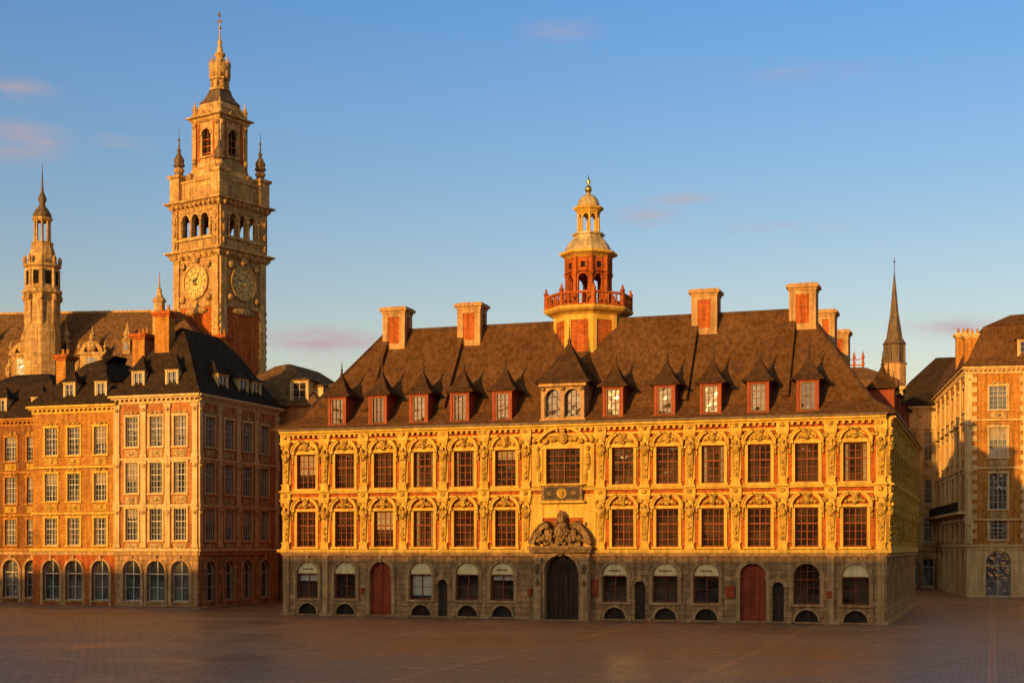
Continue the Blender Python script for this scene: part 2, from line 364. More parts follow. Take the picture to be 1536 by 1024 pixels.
# ground floor
arch=[-20.1,-17.0,-10.9,-7.27,-4.6,3.73,7.34,10.2,17.0,20.2]; bigd=[-14.1,13.4]; smd=[-9.2,5.54,15.1]
R=.88; gops=[]
for x in arch: gops.append((x+HW-R,x+HW+R,1.3,4.05,True))
for x in bigd: gops.append((x+HW-R,x+HW+R,.12,4.05,True))
for x in smd: gops.append((x+HW-.38,x+HW+.38,.12,2.8,True))
vents=[(x+HW-.78,x+HW+.78,.12,.92,True) for x in arch]
gops+=vents; gops.append((HW-1.4,HW+1.4,0.05,4.7))
gw.wall(FF,0,2*HW,0,4.75,gops,rv=.45)
sideA=[(c-R,c+R,1.3,4.05,True) for c in cenS]
gw.wall(FR,0,DP,0,4.75,sideA,rv=.45)
dfr=B.P('shop_window_frames',BROWNWOOD); sg=B.P('arch_sign_panels',SIGN)
def archtrim(F,c,sp,r,b=None):
    gt.arc(F,c,sp,r,r+.22,0,180,-.02,.1,14); gt.arc(F,c,sp,r+.22,r+.3,0,180,-.02,.15,14)
    gt.box(F,c-.13,c+.13,0,.2,sp+r-.04,sp+r+.42)
    if b is not None:
        for s in (-1,1):
            a=c+s*(r+.13); gt.box(F,a-.13,a+.13,-.02,.09,b,sp-.12); gt.box(F,a-.18,a+.18,-.02,.16,sp-.12,sp+.02)
for i,x in enumerate(arch):
    o=(x+HW-R,x+HW+R,1.3,4.05,True); window(glass,dfr,FF,o,rv=.42,cols=4 if i==8 else 2,rows=5 if i==8 else 3,transom=.66,fw=.08)
    if i!=8:
        sg.disc(FF,x+HW,3.17,R-.03,-.1,18,0,180)
        sgl=B.P('arch_sign_lettering',BROWNWOOD)
        if i in (0,4,5,6,7):
            for k in range(5): sgl.box(FF,x+HW-.42+k*.17,x+HW-.31+k*.17,-.1,-.085,3.42,3.56)
        dfr.box(FF,x+HW-R+.003,x+HW+R-.003,-.4,-.08,3.08,3.17)
    if i in (0,2,4): B.P('window_blinds',GREYF).box(FF,x+HW-R+.1,x+HW+R-.1,-.395,-.37,(2.6,1.5,0,0,2.75)[i] or 1.6,3.08)
    archtrim(FF,x+HW,3.17,R,1.3); gt.box(FF,x+HW-R-.3,x+HW+R+.3,-.02,.16,1.14,1.3)
for x in bigd:
    d=B.P('arched_doors',DOORWOOD); c=x+HW
    d.box(FF,c-R,c+R,-.5,-.36,.1,3.17); d.disc(FF,c,3.17,R,-.38,16,0,180)
    for s in (-1,1):
        for (a,b_) in ((.3,1.1),(1.25,2.2),(2.3,3.0)): d.box(FF,c+s*.44-.28,c+s*.44+.28,-.37,-.32,a,b_)
    d.box(FF,c-.04,c+.04,-.37,-.3,.1,3.17); d.box(FF,c-R,c+R,-.37,-.28,3.08,3.2); dfr.arc(FF,c,3.17,R-.1,R,0,180,-.39,-.3,12)
    for t in (45,90,135): 
        d.prism(FF,[(c,3.2),(c+.05,3.2),(c+.05+(R-.05)*math.cos(rad(t)),3.17+(R-.05)*math.sin(rad(t))),(c+(R-.05)*math.cos(rad(t)),3.17+(R-.05)*math.sin(rad(t)))],-.37,-.32)
    archtrim(FF,c,3.17,R,.12)
for x in smd:
    c=x+HW; d=B.P('side_doors',DARKWOOD); d.box(FF,c-.38,c+.38,-.5,-.36,.1,2.82)
    archtrim(FF,c,2.42,.38)
for v_ in vents:
    c=(v_[0]+v_[1])/2; B.P('cellar_grilles',DARKWOOD).box(FF,v_[0],v_[1],-.5,-.3,.1,.95)
    gt.arc(FF,c,.14,.78,.95,0,180,-.02,.08,10)
    for k in range(7): B.P('cellar_grille_bars',IRON).box(FF,v_[0]+.1+k*.22,v_[0]+.13+k*.22,-.2,-.17,.12,.85)
for c in cenS:
    window(glass,dfr,FR,(c-R,c+R,1.3,4.05,True),rv=.42,cols=2,rows=3); archtrim(FR,c,3.17,R,1.3)
def segs(F,a0,a1,gaps,part,n1,z0,z1):
    x=a0
    for g0,g1 in sorted(gaps):
        if g0>x: part.box(F,x,g0,-.02,n1,z0,z1)
        x=max(x,g1)
    if x<a1: part.box(F,x,a1,-.02,n1,z0,z1)
segs(FF,-.1,2*HW+.1,[(o[0]-.22,o[1]+.22) for o in gops if o[2]<1],gt,.12,0,.2)
segs(FF,0,2*HW,[(HW-2.05,HW+2.05)],gt,.2,4.52,4.66)
gt.box(FR,.0,DP,-.02,.12,0,.3); gt.box(FR,0,DP,-.02,.2,4.52,4.66); trim.box(FR,.0,DP+.3,-.1,.32,4.75,4.97)
segs(FF,-.32,2*HW+.32,[(HW-2.05,HW+2.05)],trim,.34,4.75,4.97); segs(FF,-.1,2*HW+.1,[(HW-2.05,HW+2.05)],gt,.28,4.66,4.748)
for p in pilF:
    if abs(p-HW)>3.2:
        ok=all(abs(p-(o[0]+o[1])/2)>((o[1]-o[0])/2+.5) for o in gops if o[3]>1.2)
        if ok: gt.box(FF,p-.22,p+.22,-.02,.14,.2,4.52)
sb=B.P('notice_boards',DOORWOOD)
for x,w,h in ((2.35,.4,1.2),(11.85,.6,.8),(-15.6,.3,.45),(-2.5,.3,.5),(18.5,.35,.5)): sb.box(FF,x+HW-w/2,x+HW+w/2,.06,.16,1.7,1.7+h)
# portal
pt=B.P('portal',GSTONE); pc=B.P('portal_carving',GCARVE)
FP=Fr(-2.05,-.55,0)
pt.wall(FP,0,4.1,0,5.0,[(.8,3.3,.05,4.6,True)],rv=.8)
pt.box(FF,HW-2.05,HW-2.04,0,.548,0,5.); pt.box(FF,HW+2.04,HW+2.05,0,.548,0,5.)
for s in (-1,1):
    a=2.05+s*1.72
    pt.box(FP,a-.3,a+.3,0,.28,0,.7); pt.box(FP,a-.24,a+.24,0,.2,.7,4.2); pt.box(FP,a-.32,a+.32,0,.3,4.2,4.4)
    pc.blob(FP,a,.22,3.6,.2,.16,.4); pc.blob(FP,a,.22,2.6,.14,.1,.3)
    for z in (.9,1.5,2.1,2.7,3.3,3.9): pt.box(FP,a-.3,a+.3,0,.24,z,z+.3)
pt.arc(FP,2.05,3.35,1.25,1.5,0,180,-.02,.14,16); pc.blob(FP,2.05,.2,4.75,.25,.25,.35)
pc.box(FP,-.2,4.3,-.5,.42,4.75,5.0); pc.box(FP,-.3,4.4,-.5,.55,5.0,5.2)
for s0,s1 in ((12,62),(118,168)): pc.arc(FP,2.05,4.9,1.95,2.25,s0,s1,-.5,.4,9); pc.arc(FP,2.05,4.9,2.25,2.36,s0,s1,-.5,.5,9)
pc.blob(FP,2.05,.0,6.25,.55,.42,.75,12,8); pc.blob(FP,2.05,.1,7.05,.3,.3,.3,10,6); pc.blob(FP,2.05,.25,6.2,.3,.35,.45,10,6)
pc.lathe(0,-.6,[(.26,7.2),(.32,7.4),(.2,7.55),(.08,7.75)],8)
pc.box(FP,.7,3.4,-.5,-.1,5.2,6.3)
rr=random.Random(3)
for s in (-1,1):
    pc.blob(FP,2.05+s*.95,.1,6.0,.3,.3,.5,10,6); pc.blob(FP,2.05+s*1.0,.3,6.6,.2,.22,.22,8,6)
    pc.blob(FP,2.05+s*.7,.3,5.75,.12,.14,.4); pc.blob(FP,2.05+s*1.35,.1,5.75,.32,.25,.26); pc.blob(FP,2.05+s*1.7,.1,5.6,.2,.2,.18)
    for k in range(26): pc.blob(FP,2.05+s*rr.uniform(.1,1.6),rr.uniform(.0,.4),rr.uniform(5.3,6.9),rr.uniform(.07,.16),.12,rr.uniform(.06,.18),6,4)
dd=B.P('portal_doors',DARKWOOD); dd.box(FP,.8,3.3,-1.,-.72,.02,3.4); dd.disc(FP,2.05,3.38,1.25,-.72,20,0,180)
for i in range(7): dd.box(FP,.86+i*.36,.92+i*.36,-.72,-.64,.05,3.3)
for z in (.1,1.1,2.2,3.3): dd.box(FP,.8,3.3,-.72,-.65,z,z+.1)
for t in range(20,180,20): dd.prism(FP,[(2.05,3.38),(2.1,3.38),(2.05+1.22*math.cos(rad(t)),3.38+1.22*math.sin(rad(t))),(2.0+1.22*math.cos(rad(t)),3.38+1.22*math.sin(rad(t)))],-.72,-.66)
B.P('portal_steps',GSTONE).box(FP,.2,3.9,-.3,.5,0,.05)
# roof
rf=B.P('roof',TILE)
RP=[(-.66,13.88),(1.0,14.95),(3.4,18.35),(6,22.0),(8.6,18.35),(12,13.9),(12,0)]
rf.rings(-HW,HW,0,DP,RP)
rdg=B.P('roof_ridges',RIDGE)
def bar(part,p,q,r=.1):
    p=Vector(p);q=Vector(q);d=(q-p).normalized(); s=d.cross(Vector((0,0,1)))
    s=s.normalized() if s.length>.01 else Vector((1,0,0)); t=s.cross(d)
    v=[tuple(c+r*(i*s+j*t)) for c in (p,q) for i,j in ((-1,-1),(1,-1),(1,1),(-1,1))]
    part.add(v,[(0,1,2,3),(4,7,6,5),(0,4,5,1),(1,5,6,2),(2,6,7,3),(3,7,4,0)])
bar(rdg,(-HW+6,6,22.02),(HW-6,6,22.02),.12); bar(rdg,(HW-6,6,22.02),(HW-6,DP-6,22.02),.12)
for s in (-1,1):
    bar(rdg,(s*(HW+.6),-.6,13.95),(s*(HW-1),1,14.98),.09); bar(rdg,(s*(HW-1),1,14.98),(s*(HW-6),6,22.02),.09)
chx=[-15.2,-9.0,9.1,16.1]
for x in chx:
    chimney(B,x,5.7,1.75,1.4,20.2,23.75,BRICK,GSTONE,0,True)
    bar(rf,(x-.7,1.2,15.35),(x-.7,5.3,21.2),.24)
for y in (19.8,31): chimney(B,HW-6,y,1.3,1.7,20,24.1,BRICK,GSTONE,0,True)
def dormer(B,F,a,o,z0,z1,zr,zf,w,dback,wood,roofm,fin,framem=None,cols=3,rows=4,ev=.32,gl=None,mg=.2):
    gl=gl or GLASS; framem=framem or wood
    P=B.P('dormers',wood); h=w/2
    FO=Fr(*F.p(a-h,-o,0)[:2],0); FO.ax=F.ax; FO.n=F.n
    op=(mg,w-mg,z0+.35,z1-.2); P.wall(FO,0,w,z0,z1,[op],rv=.12)
    window(B.P('dormer_glass',gl),B.P('dormer_frames',framem),FO,op,rv=.12,cols=cols,rows=rows,fw=.06,bw=.035,transom=None)
    P.add([FO.p(0,0,z0),FO.p(0,0,z1),FO.p(0,-dback,z1),FO.p(0,-dback,z0)],[(0,1,2,3)]); P.add([FO.p(w,0,z0),FO.p(w,0,z1),FO.p(w,-dback,z1),FO.p(w,-dback,z0)],[(0,1,2,3)])
    T=B.P('dormer_trim',wood); T.box(FO,-.06,.12,0,.07,z0+.2,z1); T.box(FO,w-.12,w+.06,0,.07,z0+.2,z1); T.box(FO,-.1,w+.1,0,.14,z0+.22,z0+.34); T.box(FO,-.12,w+.12,-.3,.12,z1-.12,z1)
    Rm=B.P('dormer_roofs',roofm); c=F.p(a,-o-h-.1,0); ang=math.degrees(math.atan2(F.ax[1],F.ax[0]))
    H=zr-z1; q=h+ev
    Rm.sq(c[0],c[1],[(q,z1-.04),(q,z1+.05),(q*.70,z1+.2*H),(q*.40,z1+.5*H),(q*.16,z1+.82*H),(.03,zr)],ang)
    if fin: B.P('finials',RIDGE).lathe(c[0],c[1],[(.07,zr-.2),(.15,zr),(.06,zr+.12),(.1,zr+.3),(.05,zr+.4),(.02,zf)],8)
dx=[-17.66,-14.35,-11.07,-7.87,-4.6,3.6,7.3,10.5,13.75,17.06]
for x in dx: dormer(B,FF,x+HW,.05,13.95,16.4,18.15,19.1,1.36,2.7,REDWOOD,DTILE,True,DORMFRAME,ev=.42)
for y in (8,14,20,26): dormer(B,FR,y,.05,13.95,16.4,18.15,19.1,1.36,2.7,REDWOOD,DTILE,True,DORMFRAME,ev=.42)
# central gable window
cg=B.P('central_dormer',GSTONE); FC=Fr(-1.6,-.12,0)
cg.wall(FC,0,3.2,13.9,16.7,[(.32,1.45,14.35,16.3,True),(1.75,2.88,14.35,16.3,True)],rv=.3)
for o in ((.32,1.45,14.35,16.3,True),(1.75,2.88,14.35,16.3,True)):
    window(glass,B.P('central_dormer_frames',BRONZF),FC,o,rv=.28,cols=3,rows=4,fw=.05,bw=.025,transom=None); cg.arc(FC,(o[0]+o[1])/2,15.735,.565,.7,0,180,0,.12,12)
for a in (.14,1.6,3.06): cg.box(FC,a-.13,a+.13,0,.16,13.95,16.45); pc.blob(FC,a,.16,16.3,.15,.12,.16)
cg.box(FC,-.15,3.35,-.3,.28,16.5,16.75); cg.box(FC,-.1,3.3,0,.22,13.95,14.2)
cg.box(FC,0,.003,-3,-.01,13.9,16.7); cg.box(FC,3.197,3.2,-3,-.01,13.9,16.7)
cr=B.P('central_dormer_roof',DTILE); cr.sq(0,1.5,[(2.05,16.72),(2.05,16.84),(1.65,17.2),(1.0,18.2),(.4,19.15),(.02,19.9)]); cr.box(Fr(-.5,1.6,0),0,1.,-3,0,16.8,18.1)
B.P('finials',RIDGE).lathe(0,1.5,[(.08,19.6),(.17,19.95),(.06,20.1),(.02,21.0)],8)
# lantern tower
tx,ty=0,6.6
tb=B.P('tower_base',BRICK); tb.oct(tx,ty,[(2.35,15),(2.35,22.4)])
tt=B.P('tower_trim',GOLD)
def octF(rin,i):
    ph=45*i; a=ph+90; fw=2*rin*math.tan(rad(22.5)); n=(math.cos(rad(ph)),math.sin(rad(ph))); ax=(math.cos(rad(a)),math.sin(rad(a)))
    return Fr(tx+n[0]*rin-ax[0]*fw/2,ty+n[1]*rin-ax[1]*fw/2,a),fw
for i in range(8):
    F,fw=octF(2.35,i); tt.box(F,-.05,.3,-.1,.08,15,22.3); tt.box(F,fw-.3,fw+.05,-.1,.083,15,22.3); tt.box(F,.3,fw-.3,-.1,.06,21.9,22.3)
tt.oct(tx,ty,[(2.4,22.25),(2.6,22.4),(3.0,22.55),(3.15,22.7),(3.15,22.85),(2.9,22.85)])
bl=B.P('tower_balustrade',BRICK)
for i in range(8):
    F,fw=octF(2.98,i)
    bl.box(F,0,fw,-.12,.06,22.85,23.0); bl.box(F,0,fw,-.14,.08,23.75,23.9)
    for k in range(7):
        x=fw*(k+.5)/7; q=F.p(x,-.03,0); bl.lathe(q[0],q[1],[(.05,23.0),(.09,23.2),(.05,23.45),(.08,23.75)],6)
    q=F.p(0,-.03,0); bl.lathe(q[0],q[1],[(.16,22.85),(.16,24.0),(.2,24.0),(.2,24.1),(.08,24.2),(.1,24.35),(.01,24.5)],6)
ln=B.P('lantern_walls',BRICK); lt=B.P('lantern_trim',BRICK)
for i in range(8):
    F,fw=octF(1.5,i)
    ln.wall(F,0,fw,22.85,26.9,[(.26,fw-.26,23.0,25.5,True)],rv=.25)
    q=F.p(0,.03,0); lt.lathe(q[0],q[1],[(.2,22.85),(.2,23.2),(.15,23.25),(.13,25.3),(.22,25.5),(.22,25.6),(.17,25.62),(.17,26.8)],8)
    lt.arc(F,fw/2,25.13,.34,.46,0,180,0,.07,8); lt.box(F,.3,fw-.3,0,.06,25.75,26.5)
    B.P('lantern_panels',DARK).box(F,.45,fw-.45,0,.065,25.9,26.35)
lt.oct(tx,ty,[(1.55,25.52),(1.75,25.6),(1.55,25.68)]); 
ld=B.P('lantern_domes',LEAD)
tt.oct(tx,ty,[(1.5,26.7),(1.7,26.85),(2.02,27.0),(2.05,27.15),(1.6,27.2)])
ld.oct(tx,ty,[(1.75,27.15),(1.6,27.5),(1.4,27.9),(1.05,28.3),(1.0,28.55)])
ld.oct(tx,ty,[(1.15,28.5),(1.15,28.65),(.85,28.7)])
for i in range(8):
    F,fw=octF(.74,i); q=F.p(0,-.03,0); B.P('lantern_columns',GOLD).lathe(q[0],q[1],[(.14,28.65),(.09,28.8),(.08,30.1),(.14,30.25)],8)
    B.P('lantern_columns',GOLD).arc(F,fw/2,29.9,.2,.32,0,180,-.1,0,6)
tt.oct(tx,ty,[(.8,30.2),(.9,30.35),(1.08,30.5),(1.08,30.6),(.8,30.62)])
ld.lathe(tx,ty,[(.86,30.6),(.84,30.9),(.7,31.25),(.45,31.5),(.2,31.62),(.14,31.8)],16,0,True)
B.P('gilded_finial',GILT).lathe(tx,ty,[(.12,31.7),(.28,31.95),(.28,32.1),(.1,32.3),(.08,32.45),(.18,32.6),(.05,32.8),(.02,33.1)],10,0,True)
B.done()

# ------------------------------------------------------------------ generic town house
def house(name,x,y,rot,w,d,zc,rows,fc,rc,lc,ww,M,roof,arches=None,ar=.85,az=(.55,4.0),zg=4.9,pil=True,swin=None,detail=True):
    B=Bld(name,x,y,rot)
    F=Fr(0,0,0);Rr=Fr(w,0,90);K=Fr(w,d,180);Lf=Fr(0,d,270)
    wl=B.P('walls',M['wall']);tr=B.P('trim',M['trim']);g=B.P('ground_floor',M['ground']);gtr=B.P('ground_floor_trim',M.get('gtrim',M['trim']))
    gl=B.P('window_glass',M['glass']);fr=B.P('window_frames',M['frame']); cv=B.P('ornament',M.get('carve',M['trim']))
    cu=B.P('curtains',CURT) if detail else None
    for f,Ln,cs,wd in ((F,w,fc,ww),(Rr,d,rc,swin or ww),(Lf,d,lc,swin or ww),(K,w,[],ww)):
        ops=[(c-wd/2,c+wd/2,b,t) for c in cs for b,t in rows]
        wl.wall(f,0,Ln,zg,zc,ops,rv=.28)
        ga=[]
        if cs:
            if f is F and arches: cg_=arches
            else: cg_=cs
            ga=[(c-ar,c+ar,az[0],az[1],True) for c in cg_]
        g.wall(f,0,Ln,0,zg,ga,rv=.4)
        for o in ga:
            window(gl,fr,f,o,rv=.38,cols=2,rows=3,transom=.66)
            c=(o[0]+o[1])/2; gtr.arc(f,c,az[1]-ar,ar,ar+.2,0,180,-.02,.1,12); gtr.box(f,c-.12,c+.12,0,.18,az[1]-.05,az[1]+.4)
            if az[0]>.3: gtr.box(f,o[0]-.1,o[1]+.1,-.02,.1,az[0]-.14,az[0])
            for s in (-1,1): gtr.box(f,c+s*(ar+.14)-.14,c+s*(ar+.14)+.14,-.02,.07,.0,az[1]-ar)
        if not cs: continue
        for o in ops:
            window(gl,fr,f,o,rv=.26,cols=4,rows=5,fw=.07,bw=.04,cur=cu)
            if detail:
                tr.box(f,o[0]-.17,o[0],-.02,.07,o[2],o[3]); tr.box(f,o[1],o[1]+.17,-.02,.07,o[2],o[3])
                tr.box(f,o[0]-.22,o[1]+.22,-.02,.12,o[3],o[3]+.2); tr.box(f,o[0]-.22,o[1]+.22,-.02,.16,o[2]-.13,o[2])
                cv.box(f,o[0]-.02,o[1]+.02,0,.06,o[2]-.85,o[2]-.25)
                c=(o[0]+o[1])/2; cv.blob(f,c,.08,o[3]+.28,.2,.12,.18,6,4)
                cv.blob(f,c,.06,o[2]-.55,.28,.08,.16,6,4)
                for s in (-1,1): cv.blob(f,c+s*.45,.06,o[3]+.33,.28,.09,.09,6,4)
        bnd=sorted({0,Ln}|{(cs[i]+cs[i+1])/2 for i in range(len(cs)-1)})
        if pil:
            for p in bnd:
                p=min(max(p,.28),Ln-.28)
                for k in range(len(rows)):
                    z0=zg+.2 if k==0 else rows[k][0]-.95; z1=rows[k+1][0]-1.15 if k+1<len(rows) else zc-.75
                    tr.box(f,p-.24,p+.24,-.02,.14,z0,z1); tr.box(f,p-.32,p+.32,-.02,.2,z1-.3,z1-.001); cv.blob(f,p,.16,z1-.5,.2,.1,.16,6,4); tr.box(f,p-.3,p+.3,-.02,.19,z0,z0+.3)
        for k in range(1,len(rows)): tr.box(f,-.0,Ln,-.02,.22,rows[k][0]-1.14,rows[k][0]-.96)
        gtr.box(f,0,Ln,-.02,.12,zg-.45,zg-.15); tr.box(f,-.15,Ln+.15,-.05,.28,zg-.12,zg+.12)
        tr.box(f,0,Ln,-.02,.1,zc-.7,zc-.5); tr.box(f,-.2,Ln+.2,-.05,.3,zc-.32,zc-.18); tr.box(f,-.35,Ln+.35,-.05,.5,zc-.18,zc)
        n=int(Ln/.45)
        for i in range(n): q=Ln*(i+.5)/n; tr.box(f,q-.09,q+.09,0,.24,zc-.5,zc-.322)
    hipcap(B.P('roof',M['roof']),0,w,0,d,roof)
    return B,F,Rr,Lf
MC=dict(wall=PBRICK,trim=CREAM,ground=ASH,gtrim=GSTONE,glass=GLASSB,frame=GREYF,roof=SLATE,carve=CREAMC)
MB=dict(wall=OBRICK,trim=GOLD,ground=BRICK,gtrim=GSTONE,glass=GLASSB,frame=GREYF,roof=SLATE,carve=CARVE)

cx,cy=-26.3,119.6
def WC(u,v): return (cx+u*U[0]+v*V[0], cy+u*U[1]+v*V[1])
x,y=WC(-8.15,0)
H,F,Rr,Lf=house('stone_corner_townhouse',x,y,ROT,8.15,14.1,18.0,[(5.7,8.4),(9.7,12.3),(13.65,16.2)],[1.7,4.07,6.42],[1.9,5.1,8.3,11.5],[2,5,8,11],1.2,MC,[(-.5,18.02),(.3,19.0),(2.6,22.7),(3.9,24.2),(4.05,24.3)],swin=1.5)
for a in (2.15,5.45): dormer(H,F,a,.3,18.0,20.2,21.6,22,1.15,2.2,CREAM,SLATE,False,GREYF,cols=2,rows=3,gl=GLASSB,mg=.14)
for a in (4.6,8.2,10.6): dormer(H,Rr,a,.35,18.0,20.2,21.4,22,1.6,2.2,CREAM,SLATE,False,GREYF,cols=2,rows=3,gl=GLASSB,mg=.14)
chimney(H,3.3,2.6,1.4,1.0,19,25.5,OBRICK,BRICK,2); chimney(H,.9,3.0,1.2,1.6,18,23.7,OBRICK,BRICK,3); chimney(H,4,11,1.2,1,20,24.6,OBRICK,BRICK,2)
H.done()
x,y=WC(-16.6,.12)
H,F,Rr,Lf=house('orange_brick_townhouse',x,y,ROT,8.43,12,17.4,[(5.3,7.65),(9.1,11.5),(13.1,15.5)],[1.92,4.24,6.94],[],[2,6,10],1.25,MB,[(-.45,17.42),(.4,18.4),(3.2,21.4),(5,22.3)],pil=False)
for a in (3.6,6.8): dormer(H,F,a,.3,17.4,19.5,20.6,22,1.1,2.2,CREAM,SLATE,False,GREYF,cols=2,rows=3,gl=GLASSB,mg=.14)
chimney(H,.5,4,1.0,1.4,18,22.4,OBRICK,BRICK,2)
H.done()
x,y=WC(-30.6,4.5)
H,F,Rr,Lf=house('shade_darkened_brick_townhouse',x,y,ROT,13.6,12,16.9,[(5.3,7.65),(9.1,11.5),(13.0,15.2)],[1.1,3.5,5.9,8.3,10.7],[],[2,6,10],1.25,dict(MB,wall=SHADEBRICK,trim=OBRICK,roof=SLATE,ground=SHADEBRICK),[(-.45,16.92),(.4,17.8),(3.2,20.6),(5,21.6)],pil=False)  # shade on this house is painted in by its darkened brick
for a in (3,7,11): dormer(H,F,a,.3,16.9,18.9,20.0,22,1.2,2.2,CREAM,SLATE,False,GREYF,cols=2,rows=3)
H.done()
x,y=WC(-9,15.5)
H,F,Rr,Lf=house('brown_roofed_townhouse',x,y,ROT,12.4,16,18.3,[(5.7,8.2),(9.5,12.0),(13.4,15.9)],[],[2,5,8,11,14],[],1.3,dict(MC,roof=BSLATE,wall=PBRICK),[(-.5,18.32),(.4,19.2),(5.2,22.9),(6.1,23.2)],pil=True)
for a in (2.2,5.2,8.2,11): dormer(H,Rr,a,.2,18.2,20.3,21.0,22,1.5,2.4,CREAM,BSLATE,False,GREYF,cols=2,rows=3)
for a in (10.4,): dormer(H,F,a,.2,18.2,20.8,21.2,22,1.8,2.4,CREAM,BSLATE,False,GREYF,cols=2,rows=3)
H.done()
# right-hand building
ME=dict(wall=OBRICK,trim=CREAM,ground=CREAM,gtrim=CREAM,glass=GLASSB,frame=GREYF,roof=TILE,carve=CREAMC)
H,F,Rr,Lf=house('corner_apartment_building',46.75,146.7,-11,22,40,23.6,[(5.9,7.9),(9.0,12.7),(14.3,17.4),(19.2,21.6)],[3.1,8.4,13.7,19],[],[2.5+5*i for i in range(8)],1.75,ME,[(-.6,23.62),(.4,24.6),(1.9,28.0),(5,29.6),(8,30.2)],ar=1.25,az=(.1,4.8),zg=5.3)
for a in (6,14): dormer(H,F,a,.5,23.6,26.4,27.6,29,1.8,2.4,CREAM,TILE,False,GREYF)
for a in (0.5,5.75,11.05): 
    for z in range(6,23): H.P('quoins',CREAM).box(F,a-.5,a+.5,-.02,.17,z,z+.55)
bc=H.P('balcony',CREAM); br=H.P('balcony_railing',IRON)
bc.box(Lf,0,40,0,.9,8.55,8.8)
for i in range(120): br.box(Lf,i/3,i/3+.05,.82,.86,8.8,9.75)
br.box(Lf,0,40,.8,.88,9.72,9.8)
chimney(H,.9,3.0,1.6,1.2,23.6,27.4,OBRICK,CREAM,3); chimney(H,1.5,16,1.6,1.2,24,29.4,OBRICK,CREAM,3)
dm=H.P('corner_dome',TILE); dm.lathe(8.6,3.2,[(2.7,25),(2.7,27.5),(2.5,28.8),(1.8,30.2),(.8,31.2),(.3,31.6),(.3,32),(.02,33.4)],12,0,False)
H.done()

# ------------------------------------------------------------------ chamber of commerce belfry
BX,BY=-38.9,190.
T=Bld('belfry_tower',BX,BY,-34.)
st=T.P('shaft',BSTONE); bk=T.P('brick_panels',BRICK); tr=T.P('cornices',BSTONE); cv=T.P('carving',BCARVE); dk=T.P('dark_openings',DARK); rl=T.P('lead_roofs',DLEAD)
def sqF(h): return [Fr(-h,-h,0),Fr(h,-h,90),Fr(h,h,180),Fr(-h,h,270)]
def cornice(P,h,z,ov,t=.6):
    P.sq(0,0,[(h,z-t),(h+ov*.4,z-t*.65),(h+ov*.45,z-t*.4),(h+ov,z-t*.2),(h+ov,z),(h-.1,z+.02)])
h=4.15
st.sq(0,0,[(h,0),(h,43)])
for F in sqF(h):
    bk.box(F,1.3,7.0,-.1,.08,20,36.4)
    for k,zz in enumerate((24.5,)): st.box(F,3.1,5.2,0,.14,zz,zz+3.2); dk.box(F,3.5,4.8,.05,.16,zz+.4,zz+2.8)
    for a in (.55,7.75):
        st.box(F,a-.55,a+.55,-.1,.28,0,43.0)
        for zz in range(28,37): st.box(F,a-.75,a+.75,-.1,.2,zz,zz+.5)
    cv.blob(F,4.15,.2,35.9,2.2,.3,.5); cv.box(F,1.2,7.1,0,.2,36.4,37.0)
    cv.box(F,1.3,7.0,-.1,.1,37,42.6)
    st.arc(F,4.15,39.75,2.0,2.35,0,360,0,.4,28); T.P('clock_faces',CLOCK).disc(F,4.15,39.75,2.02,.2,32)
    hh=T.P('clock_numerals',DLEAD)
    for k in range(12):
        t=rad(30*k); hh.blob(F,4.15+1.65*math.cos(t),.22,39.75+1.65*math.sin(t),.11,.04,.18,6,4)
    st.arc(F,4.15,39.75,1.15,1.25,0,360,.18,.26,24); T.P('clock_sunburst',GILT).blob(F,4.15,.22,39.75,.55,.06,.55)
    hn=T.P('clock_hands',IRON); hn.prism(F,[(4.1,39.7),(4.2,39.7),(4.85,40.9),(4.8,40.95)],.28,.31); hn.prism(F,[(4.15,39.7),(4.2,39.85),(3.1,40.2),(3.1,40.1)],.29,.32)
    for s in (-1,1): cv.blob(F,4.15+s*2.3,.3,41.9,.5,.3,.5); cv.blob(F,4.15+s*2.4,.3,37.6,.5,.3,.5)
    cv.blob(F,4.15,.35,42.5,.7,.35,.5)
    for k in range(7): cv.blob(F,.9+k*1.1,.5,43.3,.25,.4,.45,6,4)
cornice(tr,4.4,43.9,.75,1.1)
h=4.25
for F in sqF(h):
    ops=[(1.75+k*1.75,3.05+k*1.75,45.7,48.6,True) for k in range(3)]
    st.wall(F,0,2*h,43.5,49.6,ops,rv=.5)
    for o in ops: tr.arc(F,(o[0]+o[1])/2,47.95,.65,.85,0,180,0,.15,10)
    for k in range(4):
        q=F.p(1.55+k*1.8,.12,0); tr.lathe(q[0],q[1],[(.25,45.5),(.16,45.8),(.14,47.7),(.27,47.95)],8)
    tr.box(F,.9,7.6,0,.35,45.2,45.5); cv.box(F,1.2,7.3,0,.18,44.1,45.1)
    for a in (.5,8.0): cv.box(F,a-.5,a+.5,-.1,.28,43.9,49.3)
    for a in (.5,8.0):
        for zz in (44.8,46.4,48.): cv.blob(F,a,.32,zz,.3,.18,.55,6,4)
    cv.box(F,1.2,7.3,0,.15,48.85,49.4)
    for k in range(10): cv.blob(F,.5+k*.84,.5,49.8,.2,.35,.35,6,4)
cornice(tr,4.4,50.4,.8,1.0)
st.sq(0,0,[(4.3,43.4),(4.3,43.6)]); st.sq(0,0,[(2.6,43.6),(2.6,44)]); 
st.sq(0,0,[(4.2,49.3),(4.2,49.9)])
h=4.0
for F in sqF(h):
    st.box(F,0,8,-.3,0,50.4,52.9); cv.box(F,1.2,6.8,0,.1,50.8,52.3); tr.box(F,-.15,8.15,-.35,.18,52.9,53.2)
